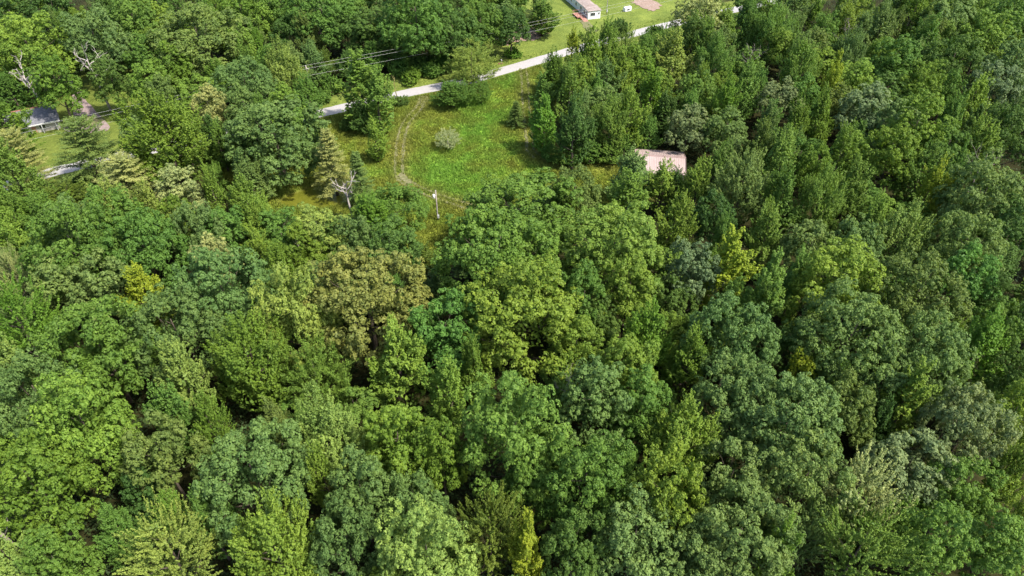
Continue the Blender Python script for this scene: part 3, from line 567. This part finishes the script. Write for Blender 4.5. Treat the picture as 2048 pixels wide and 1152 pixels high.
# ------------------------------------------------------------------ dead and bare trees
def dead_tree(px, py, h, spread, seed, mat, label, nl=6, lean=(0, 0), r0=.22, name='dead_tree', first=.4, twig=3, base_z=0.0):
    "px, py: foot of the trunk"
    rng = np.random.default_rng(seed); p = at(px, py); e = empty(name, (p[0], p[1], base_z), label, 'dead tree'); mb = MB()
    ax = lambda z: np.array([lean[0]*(z/h)**1.3, lean[1]*(z/h)**1.3, z])+np.array([.15*math.sin(z), .15*math.cos(1.3*z), 0])*min(z, 1)
    zs = np.linspace(-.1, h*.82, 7); mb.tube([ax(max(z, 0)) for z in zs], [r0*(1.2-1.0*i/6) for i in range(7)], 7); mb.build('trunk', mat, e, True)
    for i in range(nl):
        z0 = h*(first+(.8-first)*(i+.3)/nl); th = i*2.4+rng.uniform(-.5, .5); L = spread*rng.uniform(.6, 1.1); m2 = MB()
        def grow(p0, d, ln, r, lev):
            pts = [p0]; q = p0
            for k in range(4):
                d = unit(d+rng.normal(0, .2, 3)+np.array([0, 0, .10])); q = q+d*ln/4; pts.append(q)
            m2.tube(pts, [r*(1-.2*k) for k in range(5)], 5)
            if lev > 0:
                for k in (2, 3, 4, 3)[:twig]: grow(pts[k], unit(d+rng.normal(0, .55, 3)), ln*rng.uniform(.4, .62), r*.5, lev-1)
        grow(ax(z0), unit(np.array([math.cos(th), math.sin(th), rng.uniform(.35, 1.1)])), L, r0*.48, 2); m2.build('limb', mat, e, True)
    return e
dead_tree(706, 440, 10.5, 4.8, 3, M['dead_wood'], 'dead white tree with forked bare limbs at the pond bank', 6, (-.6, 0), .26, first=.5, twig=2)
dead_tree(104, 240, 14, 4.6, 8, M['dead_wood'], 'big dead pale tree with crooked limbs beside the grey-roofed house', 7, (-3.0, .5), .42, first=.5)
dead_tree(222, 222, 18, 4.6, 12, M['dead_wood'], 'bare pale snag beside the gravel lane', 6, (-1.8, 1), .3, first=.5)
dead_tree(795, 208, 9, 1.4, 15, M['vine_wood'], 'thin yellowish dead trunk with vines beside the poplars', 5, (-.3, 0), .16, first=.45, twig=2)
dead_tree(1128, 870, 15, 2.4, 21, M['grey_twig'], 'slim bare grey tree in a dark forest gap', 5, (.2, .2), .13, first=.5)
dead_tree(1480, 205, 17, 3.4, 25, M['grey_twig'], 'bare grey-brown tree standing in the upper forest', 8, (.2, 0), .2, first=.4)
dead_tree(1912, 430, 17, 3.6, 29, M['grey_twig'], 'bare twiggy grey tree beside the lime-yellow tree', 8, (.3, 0), .2, first=.4)
dead_tree(1668, 150, 17, 3.0, 33, M['grey_twig'], 'thin bare grey tree among the upper forest maples', 7, (.1, 0), .16, first=.5)
dead_tree(640, 70, 15, 3.2, 37, M['grey_twig'], 'bare dark branched tree at the far forest edge', 6, (-.6, 0), .2, first=.5)
e = empty('leaning_trunk', at(84, 1150), 'leaning bare brown trunk between two trees in the gap', 'dead tree'); mb = MB()
mb.tube([(0, 0, -.1), (-.3, .1, 4), (-.9, .3, 8), (-1.8, .6, 12.5)], [.34, .28, .24, .18], 8).build('trunk', M['pale_bark'], e, True)
MB().tube([(-.9, .3, 8), (-.1, .9, 9.6), (.3, 1.1, 11)], [.12, .08, .03], 6).build('limb', M['pale_bark'], e, True)

# ------------------------------------------------------------------ ground cover
def open_ground(P): return inpoly(P, FIELD)
def grass_stuff(name, P, hgt, cols, label, seed, blades=3):
    rng = np.random.default_rng(seed); n = len(P); V = []; T = []
    for b in range(blades):
        th = rng.uniform(0, 6.283, n); w = rng.uniform(.05, .13, n)[:, None]; h = hgt*rng.uniform(.6, 1.3, n)
        s = np.stack([np.cos(th), np.sin(th), 0*th], 1); ln = rng.normal(0, .35, (n, 2))*h[:, None]; o = P+np.column_stack([rng.normal(0, .12, (n, 2)), np.zeros(n)])
        tip = o+np.column_stack([ln, h]); V.append(np.stack([o-s*w, o+s*w, tip], 1)); T.append(np.repeat(cols*rng.uniform(.75, 1.3, (n, 1)), 3, 0))
    V = np.concatenate(V).reshape(-1, 3); me = mesh_np(name, V, np.arange(len(V)).reshape(-1, 3), 3, M['blade'], np.concatenate(T)); return link(name, me, None, label, 'grass', None, 'stuff')
t = NT('grass_blade'); a = t.n('ShaderNodeAttribute', attribute_name='tint'); t.l(a.outputs['Color'], t.b.inputs['Base Color']); t.b.inputs['Roughness'].default_value = .6; t.b.inputs['Specular IOR Level'].default_value = .2
tr = t.n('ShaderNodeBsdfTranslucent'); t.l(a.outputs['Color'], tr.inputs['Color']); mx = t.n('ShaderNodeMixShader'); mx.inputs[0].default_value = .3; t.l(t.b.outputs[0], mx.inputs[1]); t.l(tr.outputs[0], mx.inputs[2]); t.l(mx.outputs[0], t.out.inputs['Surface']); M['blade'] = t.m
rng = np.random.default_rng(9); fp = np.array(FIELD); lo, hi = fp[:, :2].min(0), fp[:, :2].max(0)
P = rng.uniform(lo, hi, (150000, 2)); P = P[inpoly(P, FIELD)]
dl = np.minimum(dist_line(P, [(p-np.array([0, 0, 0])) for p in TRACK_L]), dist_line(P, TRACK_R[:TRACK_R_END])); ok = (np.abs(dl-.85) > .3) | (rng.random(len(P)) < .5)
ok &= ~inpoly(P, [p + (p-np.array([*POND_C, 0]))*.04 for p in POND]) & (dist_line(P, ROAD) > 3.1) & ~inpoly(P, G([(794,350),(803,345),(812,353),(826,366),(818,370),(803,362)])); P = P[ok]
hn = fbm(P[:, 0]*.25, P[:, 1]*.25, 61); cols = grass_colour(P)
grass_stuff('meadow_grass', np.column_stack([P, np.full(len(P), -.02)]), .22+.55*hn, cols, 'rough green and olive meadow grass in the clearing', 4)
P = rng.uniform((-210, 120), (110, 262), (90000, 2)); d = dist_line(P, ROAD); P = P[(d > 2.9) & (d < 5.2+2.0*vnoise(P[:, 0]*.2, P[:, 1]*.2, 8))]
grass_stuff('verge_grass', np.column_stack([P, np.full(len(P), -.02)]), np.full(len(P), .35), np.array(lin((104, 124, 50)))*np.random.default_rng(2).uniform(.7, 1.3, (len(P), 1)), 'uncut green grass along both road edges', 6, 2)
# understorey leaves under the wood
rng = np.random.default_rng(19); n = 6200; yy = rng.uniform(36, 255, n); xx = rng.uniform(-1, 1, n)*(yy*.98+8); C = np.column_stack([xx, yy])
keep = ~inpoly(C, FIELD) & ~inpoly(C, LAWN) & ~inpoly(C, YARD) & (dist_line(C, ROAD) > 6); C = C[keep]; L = Leaves(20)
for c in C:
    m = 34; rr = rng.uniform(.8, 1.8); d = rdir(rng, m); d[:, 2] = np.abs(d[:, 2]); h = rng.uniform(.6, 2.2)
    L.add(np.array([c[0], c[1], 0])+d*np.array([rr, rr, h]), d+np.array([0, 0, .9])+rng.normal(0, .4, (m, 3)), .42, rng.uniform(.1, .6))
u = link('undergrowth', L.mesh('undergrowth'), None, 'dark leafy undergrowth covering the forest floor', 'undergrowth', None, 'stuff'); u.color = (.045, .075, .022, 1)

# ------------------------------------------------------------------ buildings
def frame_from(origin, xdir, name, label, cat):
    e = empty(name, origin, label, cat, math.atan2(xdir[1], xdir[0])); return e
def gable(mb_list, x0, x1, y0, y1, ze, zr): pass
# pink metal shed: local x along the ridge, y across
rl, rr_ = at(1271, 308.4, 4.3), at(1371, 315, 4.3); mid = (rl+rr_)/2; L = float(np.linalg.norm(rr_-rl)); hw, ze, zr = 5.1, 2.9, 4.3
shed = frame_from((mid[0], mid[1], 0), rr_-rl, 'metal_shed', 'pink metal-roofed shed half hidden by trees at the meadow edge', 'shed'); x0, x1 = -L/2, L/2
w_ = MB(); i = .25
w_.add([(x0+i, -hw+i, -.1), (x1-i, -hw+i, -.1), (x1-i, hw-i, -.1), (x0+i, hw-i, -.1), (x0+i, -hw+i, ze), (x1-i, -hw+i, ze), (x1-i, hw-i, ze), (x0+i, hw-i, ze), (x0+i, 0, zr-.06), (x1-i, 0, zr-.06)],
       [(0,1,5,4), (2,3,7,6), (1,2,6,9,5), (3,0,4,8,7), (3,2,1,0)]); w_.build('wall', M['shed_metal'], shed)
for sg in (-1, 1):
    rf = None; n = 14; pw = L/n
    for k in range(n):
        a, b = x0+k*pw+.01, x0+(k+1)*pw-.01; z1, z0 = zr, ze-.05; m = MB()
        V = []; 
        for (xa, dz) in ((a, .05), (a+.06, .05), (a+.10, 0), ((a+b)/2-.05, 0), ((a+b)/2, .04), ((a+b)/2+.05, 0), (b, 0)): V += [(xa, sg*hw*1.02, z0+dz), (xa, sg*.05, z1+dz)]
        m.add(V, [((2*q, 2*q+2, 2*q+3, 2*q+1) if sg < 0 else (2*q+1, 2*q+3, 2*q+2, 2*q)) for q in range(6)]); o = m.build('roof_panel', M['shed_metal'], shed)
m = MB(); m.add([(x0-.1, -.32, zr-.03), (x0-.1, 0, zr+.09), (x0-.1, .32, zr-.03), (x1+.1, -.32, zr-.03), (x1+.1, 0, zr+.09), (x1+.1, .32, zr-.03)], [(0,3,4,1), (1,4,5,2)]); m.build('ridge_cap', M['shed_trim'], shed)
for xa in (x0-.07, x1-.03):
    for sg in (-1, 1):
        m = MB(); m.add([(xa, sg*hw*1.03, ze-.22), (xa+.1, sg*hw*1.03, ze-.22), (xa+.1, 0, zr-.14), (xa, 0, zr-.14), (xa, sg*hw*1.03, ze+.06), (xa+.1, sg*hw*1.03, ze+.06), (xa+.1, 0, zr+.12), (xa, 0, zr+.12)], [(0,1,2,3), (4,5,6,7), (0,1,5,4), (1,2,6,5), (3,2,6,7), (0,3,7,4)]); m.build('barge_trim', M['shed_trim'], shed)
m = MB().box((x0+i-.06, -1.8, 0), (x0+i-.01, 1.8, 2.5)); dr_ = m.build('door', M['shed_trim'], shed); MB().box((x0+i-.11, 1.4, 1.1), (x0+i-.065, 1.5, 1.3)).build('handle', M['steel'], dr_)

# long white trailer with a porch room at its near end
c0 = at(1175.4, 39.5); yv = at(1136.6, 3)-at(1169.6, 31.5); d = np.array([yv[1], -yv[0], 0]); W = 4.5; tr_ = frame_from(c0, d, 'mobile_home', 'long white trailer home with a porch room and red-brown deck', 'house')
def wall_box(name, a, b, mat, par): return MB().box(a, b).build(name, mat, par)
wall_box('porch_wall', (0, 0, 0), (W, 4.2, 2.7), M['white_paint'], tr_)
m = MB(); m.add([(-.2, -.25, 2.72), (W+.2, -.25, 2.72), (W+.2, 4.3, 3.05), (-.2, 4.3, 3.05), (-.2, -.25, 2.86), (W+.2, -.25, 2.86), (W+.2, 4.3, 3.2), (-.2, 4.3, 3.2)], [(3,2,1,0), (4,5,6,7), (0,1,5,4), (1,2,6,5), (2,3,7,6), (3,0,4,7)]); m.build('porch_roof', M['trailer_roof'], tr_)
wall_box('wall', (.15, 4.35, .1), (W-.1, 24, 3.0), M['vinyl'], tr_)
m = MB(); xm = W/2; m.add([(-.05, 4.32, 3.0), (xm, 4.32, 3.42), (W+.1, 4.32, 3.0), (-.05, 24.2, 3.0), (xm, 24.2, 3.42), (W+.1, 24.2, 3.0)], [(0,3,4,1), (1,4,5,2), (0,1,2), (5,4,3), (0,2,5,3)]); m.build('roof', M['trailer_roof'], tr_)
def window(par, a, b, axis, out, panes=2):
    "a, b: lower-left and upper-right corner on a wall; axis: 'x' the wall runs along x"
    (u0, z0), (u1, z1) = a, b; f = MB(); s = -1 if out[1] < 0 else 1
    def bx(mb, ua, ub, za, zb_, d0, d1):
        if axis == 'x': mb.box((ua, min(out[0]+s*d0, out[0]+s*d1), za), (ub, max(out[0]+s*d0, out[0]+s*d1), zb_))
        else: mb.box((min(out[0]+s*d0, out[0]+s*d1), ua, za), (max(out[0]+s*d0, out[0]+s*d1), ub, zb_))
    bx(f, u0-.07, u1+.07, z0-.07, z0, .0, .07); bx(f, u0-.07, u1+.07, z1, z1+.07, .0, .07); bx(f, u0-.07, u0, z0, z1, .0, .07); bx(f, u1, u1+.07, z0, z1, .0, .07); fr = f.build('window', M['white_paint'], par)
    st = (u1-u0)/panes
    for k in range(panes):
        g = MB(); bx(g, u0+k*st+.025, u0+(k+1)*st-.025, z0+.02, z1-.02, .005, .03); g.build('pane', M['glass'], fr)
window(tr_, (.9, 1.1), (2.5, 2.1), 'x', (0.0, -1), 3); window(tr_, (W-.9, 1.5), (W-.35, 2.05), 'x', (0.0, -1), 1)
for y0 in (1.0, 2.6): window(tr_, (y0, 1.0), (y0+1.1, 2.2), 'y', (0.0, -1), 2)
for y0 in (6.0, 10.5, 15.0, 20.0): window(tr_, (y0, 1.3), (y0+1.2, 2.3), 'y', (.15, -1), 2)
dk = MB()
deck = empty('wooden_deck', tr_.matrix_basis @ Vector((-.1, 2.6, 0)), 'red-brown wooden deck and ramp beside the white trailer', 'deck', tr_.rotation_euler.z)
for k in range(12): MB().box((-3.0, -1.2+k*.40, .5), (-.05, -.83+k*.40, .56)).build('deck_board', M['deck_wood'], deck)
for k in range(9): MB().add([(-2.0, -1.25-k*.4, .52-k*.055), (-.3, -1.25-k*.4, .52-k*.055), (-.3, -1.62-k*.4, .47-k*.055), (-2.0, -1.62-k*.4, .47-k*.055), (-2.0, -1.25-k*.4, .46-k*.055), (-.3, -1.25-k*.4, .46-k*.055), (-.3, -1.62-k*.4, .41-k*.055), (-2.0, -1.62-k*.4, .41-k*.055)], [(0,3,2,1), (4,5,6,7), (0,1,5,4), (2,3,7,6), (1,2,6,5), (3,0,4,7)]).build('ramp_board', M['deck_wood'], deck)
for (x, y) in ((-2.95, -1.15), (-2.95, 1.0), (-2.95, 3.5), (-.2, 3.5), (-2.05, -1.25), (-2.05, -4.6)): MB().box((x-.05, y-.05, 0), (x+.05, y+.05, 1.45 if y > -4 else .95)).build('post', M['deck_wood'], deck)
MB().box((-3.0, -1.15, 1.4), (-2.9, 3.55, 1.48)).build('rail', M['deck_wood'], deck); MB().box((-2.95, 3.45, 1.4), (-.15, 3.55, 1.479)).build('rail', M['deck_wood'], deck)
MB().add([(-2.1, -1.2, 1.36), (-2.0, -1.2, 1.36), (-2.0, -4.65, .86), (-2.1, -4.65, .86), (-2.1, -1.2, 1.45), (-2.0, -1.2, 1.45), (-2.0, -4.65, .95), (-2.1, -4.65, .95)], [(0,1,2,3), (4,5,6,7), (0,1,5,4), (1,2,6,5), (2,3,7,6), (3,0,4,7)]).build('rail', M['deck_wood'], deck)

# grey-roofed house at the left
h0, h1 = at(28, 276), at(104, 260); d = h1-h0; ln = float(np.linalg.norm(d))+2; house = frame_from(h0, d, 'ranch_house', 'grey shingle-roofed house half hidden behind trees', 'house'); D_ = 8.5
m = MB(); m.add([(0, 0, 0), (ln, 0, 0), (ln, D_, 0), (0, D_, 0), (0, 0, 2.6), (ln, 0, 2.6), (ln, D_, 2.6), (0, D_, 2.6), (0, D_/2, 4.4), (ln, D_/2, 4.4)], [(0,1,5,4), (2,3,7,6), (1,2,6,9,5), (3,0,4,8,7)]); m.build('wall', M['siding'], house)
for sg in (0, 1):
    m = MB(); ya = -.9 if sg == 0 else D_+.6; m.add([(-.5, ya, 2.45), (ln+.5, ya, 2.45), (ln+.5, D_/2, 4.62), (-.5, D_/2, 4.62), (-.5, ya, 2.33), (ln+.5, ya, 2.33), (ln+.5, D_/2, 4.5), (-.5, D_/2, 4.5)], [(0,1,2,3), (7,6,5,4), (0,4,5,1), (1,5,6,2), (3,7,4,0)]); m.build('roof_slope', M['shingle'], house)
MB().box((-.5, D_/2-.16, 4.6), (ln+.5, D_/2+.16, 4.72)).build('ridge_cap', M['brick_red'], house); MB().box((-.52, -.98, 2.3), (ln+.52, -.905, 2.5)).build('gutter', M['white_paint'], house)
for k in range(4): MB().box((.6+k*(ln-1.2)/3-.07, -.82, 0), (.6+k*(ln-1.2)/3+.07, -.68, 2.33)).build('porch_post', M['white_paint'], house)
for x in (2.0, 6.0, 10.5):
    if x+1.3 < ln: window(house, (x, .9), (x+1.3, 2.1), 'x', (0.0, -1), 2)
dd = MB().box((4.3, -.06, 0), (5.2, -.01, 2.05)).build('door', M['deck_wood'], house); MB().box((5.02, -.12, .95), (5.1, -.065, 1.05)).build('handle', M['steel'], dd)

# white storage bin with pitched lid on the lawn
p = at(1254, 22); b = empty('storage_bin', p, 'white box-shaped storage bin with pitched lid on the mown lawn', 'bin', R_(28))
MB().box((-1.25, -.75, .12), (1.25, .75, 1.0)).build('body', M['white_paint'], b)
m = MB(); m.add([(-1.32, -.82, 1.003), (1.32, -.82, 1.003), (1.32, .82, 1.003), (-1.32, .82, 1.003), (-1.32, -.3, 1.5), (1.32, -.3, 1.5), (1.32, .3, 1.5), (-1.32, .3, 1.5)], [(3,2,1,0), (4,5,6,7), (0,1,5,4), (1,2,6,5), (2,3,7,6), (3,0,4,7)]); m.build('lid', M['white_paint'], b)
MB().box((-.6, -.80, .45), (.5, -.752, .85)).build('hatch', M['glass'], b)
for sx in (-1, 1): MB().box((sx*1.0-.12, -.7, 0), (sx*1.0+.12, .7, .118)).build('skid', M['pole_wood'], b)
# mailbox
p = at(1003, 128); b = empty('mailbox', p, 'grey mailbox on a post with red bricks at the roadside', 'mailbox', R_(20)); MB().box((-.05, -.05, 0), (.05, .05, 1.05)).build('post', M['pole_wood'], b)
m = MB(); pr = [(-.14, 0), (.14, 0), (.14, .16), (.09, .26), (0, .3), (-.09, .26), (-.14, .16)]; m.add([(x, -.3, 1.052+z) for x, z in pr]+[(x, .3, 1.052+z) for x, z in pr], [tuple(range(7)), tuple(reversed(range(7, 14)))]+[(i, i+7, (i+1) % 7+7, (i+1) % 7) for i in range(7)]); m.build('box', M['steel'], b)
for k, (x, y, z) in enumerate(((-.5, .1, 0), (-.9, .2, 0), (-.25, .35, 0), (.35, .25, 0), (-.65, .15, .17))): MB().box((x-.17, y-.11, z), (x+.17, y+.11, z+.16)).build('brick', M['brick_red'], b)
# brush piles
for (px, py, n, s, seed, lab) in ((1054, 57, 60, 2.6, 3, 'wide reddish brush pile under the tree beside the lawn'), (1084, 69, 34, 1.5, 5, 'small brown brush heap on the lawn edge')):
    rng = np.random.default_rng(seed); p = at(px, py); e = empty('brush_pile', p, lab, 'brush pile', 0.3)
    for half in range(3):
        m = MB()
        for k in range(n//3):
            q = np.array([rng.normal(0, s*.8), rng.normal(0, s*.4), 0]); h = max(.1, .9-.35*np.linalg.norm(q)/s*1.5)*rng.random(); a = rng.uniform(0, 6.28); l_ = rng.uniform(.6, 1.6); v = np.array([math.cos(a), math.sin(a), rng.uniform(-.15, .3)])*l_/2; q[2] = h+.12
            if (q-v)[2] < 0 or (q+v)[2] < 0: v[2] = 0
            m.tube([q-v, q+rng.normal(0, .06, 3), q+v], [.07, .06, .02], 4)
        m.build('branch_heap', M['twigs'], e)
for (px, py, h, lab) in ((1182, 318, .95, 'thin white marker post in the grass before the shed'), (852, 430, .9, 'short white stake in the grass beside the utility pole')):
    p = at(px, py); e = empty('marker_post', p, lab, 'post'); MB().box((-.06, -.06, -.05), (.06, .06, h)).build('stake', M['white_paint'], e); MB().add([(-.09, -.09, h+.002), (.09, -.09, h+.002), (.09, .09, h+.002), (-.09, .09, h+.002), (0, 0, h+.12)], [(0,1,4), (1,2,4), (2,3,4), (3,0,4), (3,2,1,0)]).build('cap', M['white_paint'], e)
p = at(1150, 333); rng = np.random.default_rng(4); e = empty('stone_heap', p, 'few pale stones lying in the grass near the shed', 'stones')
for k in range(6):
    a = rng.uniform(0, 6.28); r = rng.uniform(.16, .34); m = MB(); D = fib(14, rng); V = D*r*np.array([1, .8, .6])*rng.uniform(.85, 1.1, (14, 1))+np.array([rng.normal(0, .8), rng.normal(0, .5), r*.35])
    import bmesh
    bm = bmesh.new(); [bm.verts.new(v) for v in V]; bmesh.ops.convex_hull(bm, input=bm.verts); me = bpy.data.meshes.new('stone'); bm.to_mesh(me); bm.free(); me.materials.append(M['road']); link('stone', me, e)

# ------------------------------------------------------------------ poles and wires
def pole(p, h, label, arm_dir=None, transformer=False, meter=False, r=.15):
    e = empty('utility_pole', p, label, 'utility pole', 0 if arm_dir is None else arm_dir); MB().tube([(0, 0, -.1), (0, 0, h*.5), (0, 0, h)], [r, r*.85, r*.7], 8).build('pole', M['pole_wood'], e, True)
    if arm_dir is not None:
        MB().box((-1.2, -.22, h-.55), (1.2, -.11, h-.42)).build('crossarm', M['pole_wood'], e)
        for x in (-1.1, 1.1): MB().tube([(x, -.165, h-.42), (x, -.165, h-.30), (x, -.165, h-.2)], [.05, .07, .04], 6).build('insulator', M['white_paint'], e, True)
    if transformer: MB().tube([(-.42, -.1, h-1.75), (-.42, -.1, h-1.7), (-.42, -.1, h-.95), (-.42, -.1, h-.87)], [.2, .24, .24, .1], 10).build('transformer', M['white_paint'], e, True); MB().box((-.22, -.16, h-1.5), (-.1, -.04, h-1.1)).build('bracket', M['steel'], e)
    if meter: MB().box((-.02, -.36, .8), (.34, -.12, 1.5)).build('meter_box', M['steel'], e); MB().tube([(.0, -.2, 1.5), (.0, -.16, 3.4)], .04, 6).build('conduit', M['steel'], e)
    return e
pole(at(876, 441), 7.2, 'wooden utility pole with white transformer standing in the clearing', None, True, True, .17)
pole(at(1212.8, 28.6), 9.5, 'tall thin utility pole beside the white trailer', None, False, True, .14)
HW = 9.3
pts = [at(-420, 352, HW), at(612, 134, HW), at(1420, -32, HW)]
dir_ = math.atan2(*(pts[2]-pts[1])[1::-1])
for k, (q, lab) in enumerate(zip(pts, ('utility pole at the end of the road line past the house', 'utility pole with crossarm hidden among the roadside trees', 'utility pole past the lawn at the end of the road line'))): pole((q[0], q[1], 0), HW+.2, lab, dir_+math.pi/2)
for nm, off, dz, lab in (('power_line', -1.1, 0, 'far upper power wire running above the road verge'), ('power_line', 1.1, 0, 'near upper power wire running above the road verge'), ('power_line', .0, -2.3, 'lower power wire running above the road verge')):
    m = MB(); P = []
    for a, b in zip(pts[:-1], pts[1:]):
        for k in range(25):
            s = k/24; q = a+(b-a)*s; ang = dir_+math.pi/2; v = np.array([math.cos(ang), math.sin(ang), 0]); vv = np.array([-math.sin(ang), math.cos(ang), 0])
            P.append(q+v*off-vv*.165+np.array([0, 0, dz-.0-4*.9*s*(1-s)]))
    m.tube(P, .019, 5); o = m.build(nm, M['wire'], None, False, lab, 'wire', 'power lines along the road')
